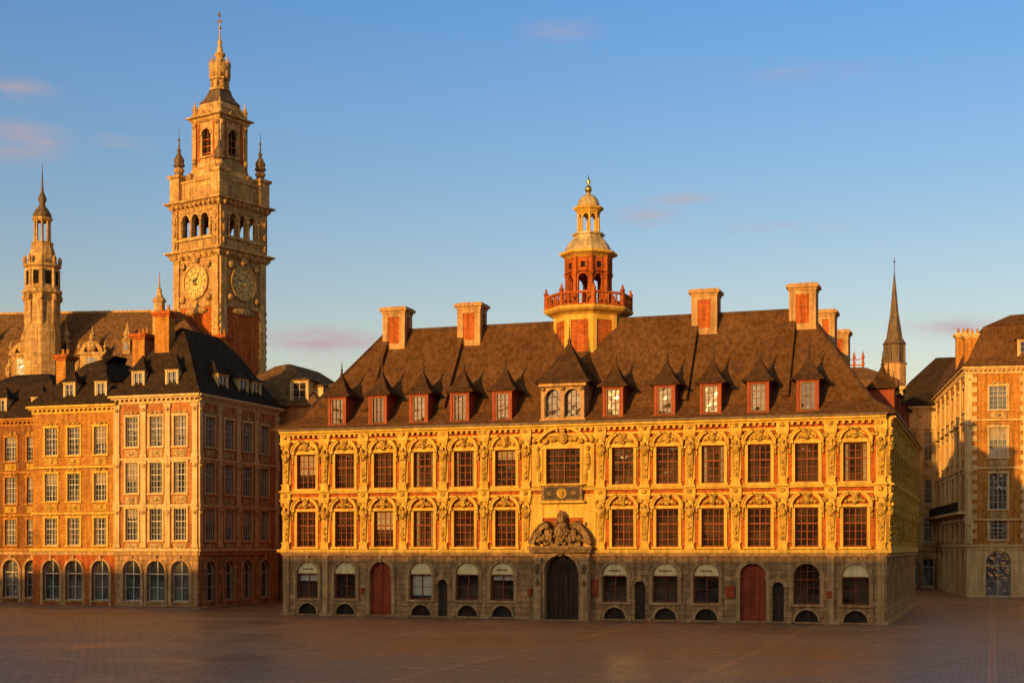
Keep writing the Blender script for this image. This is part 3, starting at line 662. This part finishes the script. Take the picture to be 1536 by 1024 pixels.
for sx in (-1,1):
    for sy in (-1,1):
        p=(sx*3.75,sy*3.75)
        st.sq(p[0],p[1],[(.85,50.4),(.85,53.6),(1.1,53.8),(1.1,54.1),(.7,54.2)])
        rl.lathe(p[0],p[1],[(.7,54.1),(.55,54.3),(.5,55.3),(.75,55.5),(.75,55.7),(.6,55.9),(.7,56.3),(.4,56.9),(.18,57.3),(.28,57.6),(.12,57.9),(.09,58.8),(.16,59),(.05,59.3),(.02,60.6)],8)
        cv.blob(Fr(p[0],p[1],0),0,0,54.9,.72,.72,.5,8,5)
st.sq(0,0,[(3.5,50.2),(3.3,52.5),(2.7,54.6),(2.5,55.5)])
h=2.45
for F in sqF(h):
    op=(1.65,3.25,56.6,60.2,True); st.wall(F,0,2*h,55.3,61.6,[op],rv=.4)
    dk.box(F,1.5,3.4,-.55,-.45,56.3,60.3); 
    for k in range(3): T.P('louvres',BRICK).box(F,1.65,3.25,-.42,-.3,57+k*.9,57.12+k*.9)
    T.P('louvres',BRICK).box(F,2.41,2.49,-.42,-.28,56.6,60.1)
    tr.arc(F,2.45,59.4,.8,1.05,0,180,0,.15,12); tr.box(F,1.3,3.6,0,.25,56.35,56.6)
    for a in (.35,4.55): tr.box(F,a-.35,a+.35,-.05,.22,55.3,61.4); cv.blob(F,a,.25,60.8,.35,.2,.35,6,4); cv.blob(F,a,.25,56,.35,.2,.5,6,4)
    bk.box(F,.75,1.2,0,.05,56,61); bk.box(F,3.7,4.15,0,.05,56,61)
    cv.box(F,.9,4.0,0,.2,53.2,55.2)
    for a in (.0,4.9): cv.blob(F,a,.5,53.6,.5,.8,1.0)
    tr.arc(F,2.45,61.7,.75,1.0,0,180,-.5,.4,12); cv.disc(F,2.45,61.7,.8,.3,14,0,180)
cornice(tr,2.5,61.9,.7,.8)
tr.sq(0,0,[(2.6,61.9),(2.3,62.2),(2.1,63.0),(1.8,63.9)]); rl.sq(0,0,[(1.85,63.8),(1.9,64.0),(1.5,64.5),(1.15,65.2),(1.0,65.8)])
st.oct(0,0,[(1.25,65.7),(1.3,66.0),(1.0,66.1),(.95,67.0),(1.3,67.2),(1.3,67.4),(.9,67.5)])
for i in range(8):
    u=rad(45*i+22.5); cv.blob(Fr(1.1*math.cos(u),1.1*math.sin(u),0),0,0,66.6,.22,.22,.6,6,4)
for sx in (-1,1):
    for sy in (-1,1): st.lathe(sx*2.3,sy*2.3,[(.4,62.1),(.3,62.8),(.42,63.0),(.18,63.5),(.02,64.2)],8)
st.lathe(0,0,[(1.0,67.4),(1.3,68.0),(1.45,68.6),(1.35,69.2),(.95,69.7),(.6,70.0),(.55,70.3),(.75,70.5),(.75,70.7),(.45,70.9),(.35,71.5),(.22,72),(.35,72.3),(.12,72.7),(.1,73.6),(.05,75.2)],12,0,True)
for i in range(8):
    u=rad(45*i); st.lathe(1.25*math.cos(u),1.25*math.sin(u),[(.14,67.4),(.16,68.8),(.22,69.2),(.02,70.2)],6)
T.P('weather_vane',GILT).blob(Fr(0,0,0),0,0,74.2,.22,.22,.22); wv=T.P('weather_vane',DLEAD); wv.box(Fr(0,0,30),-.4,.3,-.03,.03,74.9,75.2); wv.blob(Fr(0,0,0),-.1,0,76.0,.25,.1,.32); wv.box(Fr(0,0,0),-.03,.03,-.03,.03,75,76.2)
T.done()

# ------------------------------------------------------------------ chamber of commerce wing with turret
K=Bld('chamber_of_commerce',-75.9,182,-6)
wl=K.P('walls',BSTONE); rf=K.P('roof',BSLATE); cv=K.P('carving',BCARVE); tr=K.P('trim',BSTONE)
F=Fr(0,0,0); WL=38.
ops=[(2+4*k,3.8+4*k,z,z+3.2) for k in range(9) for z in (6,12,18)]
wl.wall(F,0,WL,0,26,ops); wl.box(F,0,WL,-16,-.6,0,25.9)
for o in ops: window(K.P('window_glass',GLASS),K.P('window_frames',WHITE),F,o,cols=2,rows=4)
tr.box(F,-.3,WL+.3,-.2,.6,25.6,26.2)
hipcap(rf,0,WL,0,16,[(-.5,26.2),(1.5,31.4),(5.5,35.5),(6,35.6)])
bar(K.P('ridge',GSTONE),(6,6,35.65),(WL-6,6,35.65),.18)
for a in (5.1,14.2,23.2):
    cv.box(F,a-1.5,a+1.5,-2.5,.3,26.2,29.4); K.P('dormer_glass',GLASS).box(F,a-.7,a+.7,.2,.34,26.9,28.9)
    tr.box(F,a-1.8,a+1.8,-.3,.5,29.3,29.6); tr.arc(F,a,29.5,1.0,1.5,0,180,-.4,.4,12); cv.blob(F,a,.3,30.2,.7,.4,.7); cv.blob(F,a,.1,31.4,.35,.35,.5)
    cv.lathe(*F.p(a,-.1,0)[:2],[(.25,31.6),(.35,31.9),(.15,32.1),(.03,33)],8)
    for s in (-1,1):
        cv.blob(F,a+s*1.9,.2,27.4,.45,.4,1.0); cv.blob(F,a+s*1.7,.2,28.4,.3,.3,.6); cv.lathe(*F.p(a+s*1.7,0,0)[:2],[(.25,29.6),(.15,30),(.3,30.3),(.1,30.7),(.02,31.3)],8)
for a in (9.6,19.2,27.3):
    cv.box(F,a-.5,a+.5,-2.,-.75,29.5,31.2); K.P('roof_windows',GLASS).box(F,a-.25,a+.25,-.8,-.7,29.9,30.9)
    cv.lathe(*F.p(a,-1.3,0)[:2],[(.75,31.1),(.8,31.3),(.4,31.6),(.6,32.0),(.3,32.6),(.04,33.6)],8)
p=(31.2,2.)
K.P('chimney_turret',BSTONE).lathe(p[0],p[1],[(.9,25),(.9,34.3),(1.15,34.6),(1.15,34.9),(.75,35.1),(.7,36.0),(.95,36.3),(.5,36.8),(.28,37.3),(.38,37.6),(.12,38.0),(.03,40.0)],8)
p=(17.1,-1.)
tu=K.P('turret',BSTONE); tl=K.P('turret_roofs',DLEAD); tcv=K.P('turret_carving',BCARVE)
tu.lathe(p[0],p[1],[(2.2,0),(2.2,32),(2.0,33.4),(1.95,36.6),(2.4,36.9),(2.4,37.3),(2.05,37.5),(2.0,40),(2.3,40.2),(2.3,40.5),(1.6,40.7),(1.5,42.2),(1.2,43.2)],8,22.5)
for i in range(8):
    u=rad(45*i+22.5); tu.lathe(p[0]+1.95*math.cos(u),p[1]+1.95*math.sin(u),[(.25,33),(.22,39.9)],6)
    tcv.blob(Fr(p[0]+2.1*math.cos(u),p[1]+2.1*math.sin(u),0),0,0,41.0,.3,.3,.6,6,4); tcv.blob(Fr(p[0]+2.2*math.cos(u),p[1]+2.2*math.sin(u),0),0,0,36.3,.3,.3,.5,6,4)
    tu.lathe(p[0]+.9*math.cos(u),p[1]+.9*math.sin(u),[(.16,43.2),(.13,46.1)],6)
    K.P('turret_windows',DARK).box(Fr(p[0]+1.8*math.cos(rad(45*i)),p[1]+1.8*math.sin(rad(45*i)),45*i+90),-.35,.35,-.1,.12,37.9,39.6)
tu.lathe(p[0],p[1],[(1.3,43.0),(1.4,43.3),(1.0,43.4)],8,22.5); tu.lathe(p[0],p[1],[(1.0,45.9),(1.25,46.2),(1.25,46.4),(.9,46.5)],8,22.5)
tl.lathe(p[0],p[1],[(1.15,46.4),(1.1,46.9),(.75,47.5),(.4,47.9),(.35,48.3),(.55,48.7),(.45,49.1),(.2,49.6),(.12,50.5),(.02,53.2)],12,0,True)
K.done()

# ------------------------------------------------------------------ background right: church, pale building, opera roof
S=Bld('church',53.6,200,-14)
sp=S.P('spire',DLEAD); sp.lathe(0,0,[(1.35,30.6),(1.45,33.4),(1.7,33.5),(1.2,34.3),(.6,38),(.1,43.2),(.02,44.2)],8,22.5)
S.P('bell_stage',GSTONE).lathe(0,0,[(1.7,0),(1.7,30.6),(1.9,30.8),(1.2,30.9)],8,22.5)
for i in range(8):
    u=rad(45*i+22.5); S.P('bell_stage_posts',DLEAD).lathe(1.45*math.cos(u),1.45*math.sin(u),[(.18,30.6),(.16,33.4)],6)
nv=S.P('nave_roof',SLATE)
hipcap(nv,-1,17,-5,9,[(-.4,23.4),(3,28),(6.6,31.6),(6.8,31.7)])
nw=S.P('nave_walls',CREAM); nw.wall(Fr(-1,-5,0),0,18,0,23.4,[(2+4*k,4+4*k,12,20,True) for k in range(4)]); nw.wall(Fr(-1,9,270),0,14,0,23.4,[]); nw.wall(Fr(17,-5,90),0,14,0,23.4,[])
S.P('nave_windows',GLASS).box(Fr(-1,-5,0),.5,17.5,-.6,-.4,11,21)
S.P('spire_cross',IRON).box(Fr(0,0,0),-.04,.04,-.04,.04,44,45.6); S.P('spire_cross',IRON).box(Fr(0,0,0),-.25,.25,-.03,.03,45.0,45.08)
S.done()
H,F,Rr,Lf=house('pale_stone_building',48.5,178,-12,6.5,8,22.6,[(5.8,8.8),(10.6,13.6),(15.8,19.4)],[1.4,3.3,5.1],[],[2,4,6],1.0,dict(MC,wall=CREAM,ground=CREAM,roof=SLATE),[(-.4,22.6),(.5,23.4),(2.6,24.5),(3,24.6)],ar=.7,az=(.3,3.8)); H.done()
H,F,Rr,Lf=house('opera_house',30,172,-14,16.5,12,24,[(6,9),(11,14),(17,20)],[2,5,8,11,14],[],[3,6,9],1.4,dict(MC,wall=CREAM,ground=CREAM,roof=BSLATE),[(-.4,24),(.5,25),(4,26.8),(4.6,27)],ar=.8,az=(.3,4))
cr=H.P('roof_crest',BRICK)
for k in range(8): cr.lathe(4.6+k*1.05,4.6,[(.12,27),(.18,27.5),(.1,27.9),(.2,28.2),(.02,29)],6)
cr.box(Fr(4.6,4.6,0),0,7.4,-.1,.1,27.2,27.35); cr.box(Fr(4.6,4.6,0),0,7.4,-.08,.08,27.9,28.0)
H.done()
for i,(x,y,r,w,z) in enumerate(((-5,175,-14,30,19),(60,215,-8,60,17),(-60,215,5,50,18),(-125,160,-10,36,17),(-128,100,70,40,17))):
    H,F,Rr,Lf=house('distant_townhouse',x,y,r,w,12,z,[(5.6,8),(9.5,12)],[2+3*k for k in range(int(w/3)-1)],[],[],1.3,dict(MB,roof=SLATE if i%2 else BSLATE),[(-.4,z),(.5,z+.8),(5,z+5),(5.8,z+5.3)],pil=False,detail=False); H.done()

# ------------------------------------------------------------------ opposite side of the square (behind the viewer)
EL=9.; AZ=33.5
rowv=-119.
D=(-(rowv-6))/math.cos(rad(AZ+ROT)); HR=4.6+D*math.tan(rad(EL))
for i in range(15):
    u=-148+i*15
    x,y=W(u+15,rowv)
    H=Bld('opposite_side_townhouse',x,y,ROT+180)
    m=[OBRICK,CREAM,PBRICK,BRICK][i%4]
    F=Fr(0,0,0); cs=[2+2.75*k for k in range(5)]
    ops=[(c-.65,c+.65,z,z+2.2) for c in cs for z in (5.5,9.3,13)]
    w_=H.P('walls',m); w_.wall(F,0,15,0,17.5,ops+[(c-.9,c+.9,.2,3.8,True) for c in cs])
    H.P('window_glass',GLASSB).box(F,.2,14.8,-.5,-.36,.1,16)
    w_.box(F,0,15,-12,-.6,0,17.4)
    H.P('cornice',CREAM).box(F,0,15,-.1,.5,17.3,17.7)
    H.P('roof',SLATE).add([F.p(0,.5,17.7),F.p(15,.5,17.7),F.p(15,-6,HR),F.p(0,-6,HR),F.p(15,-12.5,17.7),F.p(0,-12.5,17.7)],[(0,1,2,3),(3,2,4,5),(1,4,2),(0,3,5)])
    H.done()

# ------------------------------------------------------------------ ground
def ground():
    m=bpy.data.materials.new('stone_sett_paving'); m.use_nodes=True; nt=m.node_tree; L=nt.links; b=nt.nodes['Principled BSDF']
    tc=N(nt,'ShaderNodeTexCoord'); mp=N(nt,'ShaderNodeMapping'); mp.inputs['Rotation'].default_value=(0,0,rad(18.6)); L.new(tc.outputs['Object'],mp.inputs[0])
    bt=N(nt,'ShaderNodeTexBrick'); L.new(mp.outputs[0],bt.inputs['Vector']); bt.inputs['Scale'].default_value=1
    bt.inputs['Brick Width'].default_value=.5; bt.inputs['Row Height'].default_value=.36; bt.inputs['Mortar Size'].default_value=.025
    bt.inputs['Color1'].default_value=(.48,.235,.11,1); bt.inputs['Color2'].default_value=(.32,.155,.075,1); bt.inputs['Mortar'].default_value=(.18,.088,.048,1)
    big=N(nt,'ShaderNodeTexBrick'); L.new(mp.outputs[0],big.inputs['Vector']); big.inputs['Scale'].default_value=1
    big.inputs['Brick Width'].default_value=11.; big.inputs['Row Height'].default_value=7.; big.inputs['Mortar Size'].default_value=.2; big.offset=0
    big.inputs['Color1'].default_value=(1,1,1,1); big.inputs['Color2'].default_value=(.9,.9,.92,1); big.inputs['Mortar'].default_value=(1.35,1.15,.95,1)
    nz=N(nt,'ShaderNodeTexNoise'); nz.inputs['Scale'].default_value=.11; nz.inputs['Detail'].default_value=7; nz.inputs['Roughness'].default_value=.65; L.new(tc.outputs['Object'],nz.inputs['Vector'])
    r=N(nt,'ShaderNodeMapRange'); r.inputs[1].default_value=.3; r.inputs[2].default_value=.7; r.inputs[3].default_value=.6; r.inputs[4].default_value=1.35; L.new(nz.outputs['Fac'],r.inputs[0])
    a=N(nt,'ShaderNodeMix',data_type='RGBA',blend_type='MULTIPLY'); a.inputs[0].default_value=1; L.new(bt.outputs['Color'],a.inputs[6]); L.new(big.outputs['Color'],a.inputs[7])
    c=N(nt,'ShaderNodeMix',data_type='RGBA',blend_type='MULTIPLY'); c.inputs[0].default_value=1; L.new(a.outputs[2],c.inputs[6]); L.new(r.outputs[0],c.inputs[7])
    L.new(c.outputs[2],b.inputs['Base Color'])
    r2=N(nt,'ShaderNodeMapRange'); r2.inputs[1].default_value=.35; r2.inputs[2].default_value=.65; r2.inputs[3].default_value=.34; r2.inputs[4].default_value=.58; L.new(nz.outputs['Fac'],r2.inputs[0]); L.new(r2.outputs[0],b.inputs['Roughness'])
    b.inputs['Specular IOR Level'].default_value=.32
    n2=N(nt,'ShaderNodeTexNoise'); n2.inputs['Scale'].default_value=3; n2.inputs['Detail'].default_value=3; L.new(tc.outputs['Object'],n2.inputs['Vector'])
    s=N(nt,'ShaderNodeMath',operation='SUBTRACT'); L.new(n2.outputs['Fac'],s.inputs[0]); L.new(bt.outputs['Fac'],s.inputs[1])
    bp=N(nt,'ShaderNodeBump'); bp.inputs['Strength'].default_value=.35; bp.inputs['Distance'].default_value=.02; L.new(s.outputs[0],bp.inputs['Height']); L.new(bp.outputs[0],b.inputs['Normal'])
    me=bpy.data.meshes.new('ground'); me.from_pydata([(-3000,-3000,0),(3000,-3000,0),(3000,3000,0),(-3000,3000,0)],[],[(0,1,2,3)]); me.materials.append(m)
    o=bpy.data.objects.new('ground',me); sc.collection.objects.link(o)
ground()
PAVE=mat('pavement_slabs',(.32,.18,.095),(.22,.125,.065),bump=.3,streak=0,nscale=.8)
Q=Bld('pavement',cx,cy,ROT); q=Q.P('kerb_and_slabs',PAVE)
q.box(Fr(-32,-1.9,0),0,33.4,-36,0,0,.12); Q.done()

# ------------------------------------------------------------------ sky, sun, camera
w=bpy.data.worlds.new('World'); sc.world=w; w.use_nodes=True; nt=w.node_tree; L=nt.links
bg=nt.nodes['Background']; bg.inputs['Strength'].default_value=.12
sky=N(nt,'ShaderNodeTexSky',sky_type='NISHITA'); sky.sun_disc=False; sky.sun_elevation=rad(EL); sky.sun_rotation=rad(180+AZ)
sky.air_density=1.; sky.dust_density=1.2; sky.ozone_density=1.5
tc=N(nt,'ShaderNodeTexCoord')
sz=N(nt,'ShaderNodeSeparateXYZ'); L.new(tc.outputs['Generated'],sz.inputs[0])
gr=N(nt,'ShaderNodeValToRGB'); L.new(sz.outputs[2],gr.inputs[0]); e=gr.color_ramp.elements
e[0].position=0; e[0].color=(.97,.64,.48,1); e[1].position=.65; e[1].color=(.98,.68,.44,1)  # top stop: warm tint added to the unseen upper sky, warms fill in shade
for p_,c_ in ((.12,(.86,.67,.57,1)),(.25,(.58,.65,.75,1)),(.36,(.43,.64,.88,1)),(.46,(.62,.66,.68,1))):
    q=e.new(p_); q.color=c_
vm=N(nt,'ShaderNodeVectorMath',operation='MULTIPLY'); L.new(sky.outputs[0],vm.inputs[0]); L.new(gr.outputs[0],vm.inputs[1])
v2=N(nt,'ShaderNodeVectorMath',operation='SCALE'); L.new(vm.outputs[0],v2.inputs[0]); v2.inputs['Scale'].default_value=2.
col=v2.outputs[0]
mp=N(nt,'ShaderNodeMapping'); mp.inputs['Scale'].default_value=(14,14,80); L.new(tc.outputs['Generated'],mp.inputs[0])
nz=N(nt,'ShaderNodeTexNoise'); nz.inputs['Scale'].default_value=1.; nz.inputs['Detail'].default_value=7; nz.inputs['Roughness'].default_value=.62; L.new(mp.outputs[0],nz.inputs['Vector'])
nr=N(nt,'ShaderNodeMapRange'); nr.inputs[1].default_value=.36; nr.inputs[2].default_value=.66; L.new(nz.outputs['Fac'],nr.inputs[0])
tot=None
for (px,py,sx,sy,st_) in ((20,212,85,32,.9),(15,133,65,18,.75),(490,510,110,22,1.1),(180,215,45,12,.4),(965,325,60,15,.7),(1175,345,100,16,.5),(840,45,60,18,.35),(1215,110,100,14,.35),(1450,490,110,22,.8),(1020,298,60,10,.5)):
    d=Vector(((px-768)/2140,1,(820-py)/2140)).normalized()
    vm=N(nt,'ShaderNodeVectorMath',operation='SUBTRACT'); L.new(tc.outputs['Generated'],vm.inputs[0]); vm.inputs[1].default_value=d
    vs=N(nt,'ShaderNodeVectorMath',operation='MULTIPLY'); L.new(vm.outputs[0],vs.inputs[0]); vs.inputs[1].default_value=(2140/sx,2140/sx,2140/sy)
    vl=N(nt,'ShaderNodeVectorMath',operation='LENGTH'); L.new(vs.outputs[0],vl.inputs[0])
    mr=N(nt,'ShaderNodeMapRange',interpolation_type='SMOOTHSTEP'); mr.inputs[1].default_value=0; mr.inputs[2].default_value=1.3; mr.inputs[3].default_value=st_; mr.inputs[4].default_value=0; L.new(vl.outputs['Value'],mr.inputs[0])
    if tot is None: tot=mr.outputs[0]
    else:
        ad=N(nt,'ShaderNodeMath',operation='ADD'); L.new(tot,ad.inputs[0]); L.new(mr.outputs[0],ad.inputs[1]); tot=ad.outputs[0]
mu=N(nt,'ShaderNodeMath',operation='MULTIPLY',use_clamp=True); L.new(tot,mu.inputs[0]); L.new(nr.outputs[0],mu.inputs[1])
mx=N(nt,'ShaderNodeMix',data_type='RGBA'); L.new(mu.outputs[0],mx.inputs[0]); L.new(col,mx.inputs[6]); mx.inputs[7].default_value=(4.4,3.2,3.3,1)
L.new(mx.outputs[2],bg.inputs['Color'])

sl=bpy.data.lights.new('sun','SUN'); sl.energy=5.; sl.angle=rad(.5); sl.color=(1.,.56,.14)
so=bpy.data.objects.new('sun',sl); sc.collection.objects.link(so)
dv=Vector((math.sin(rad(AZ))*math.cos(rad(EL)),math.cos(rad(AZ))*math.cos(rad(EL)),-math.sin(rad(EL))))
so.rotation_euler=dv.to_track_quat('-Z','Y').to_euler(); so.location=(-50,-50,60)

cam=bpy.data.cameras.new('camera'); co=bpy.data.objects.new('camera',cam); sc.collection.objects.link(co); sc.camera=co
co.location=(0,0,5.14); co.rotation_euler=(rad(90),0,0); cam.sensor_width=36; cam.lens=2140/1536*36; cam.shift_y=(820-512)/1536; cam.clip_end=6000; cam.clip_start=.5
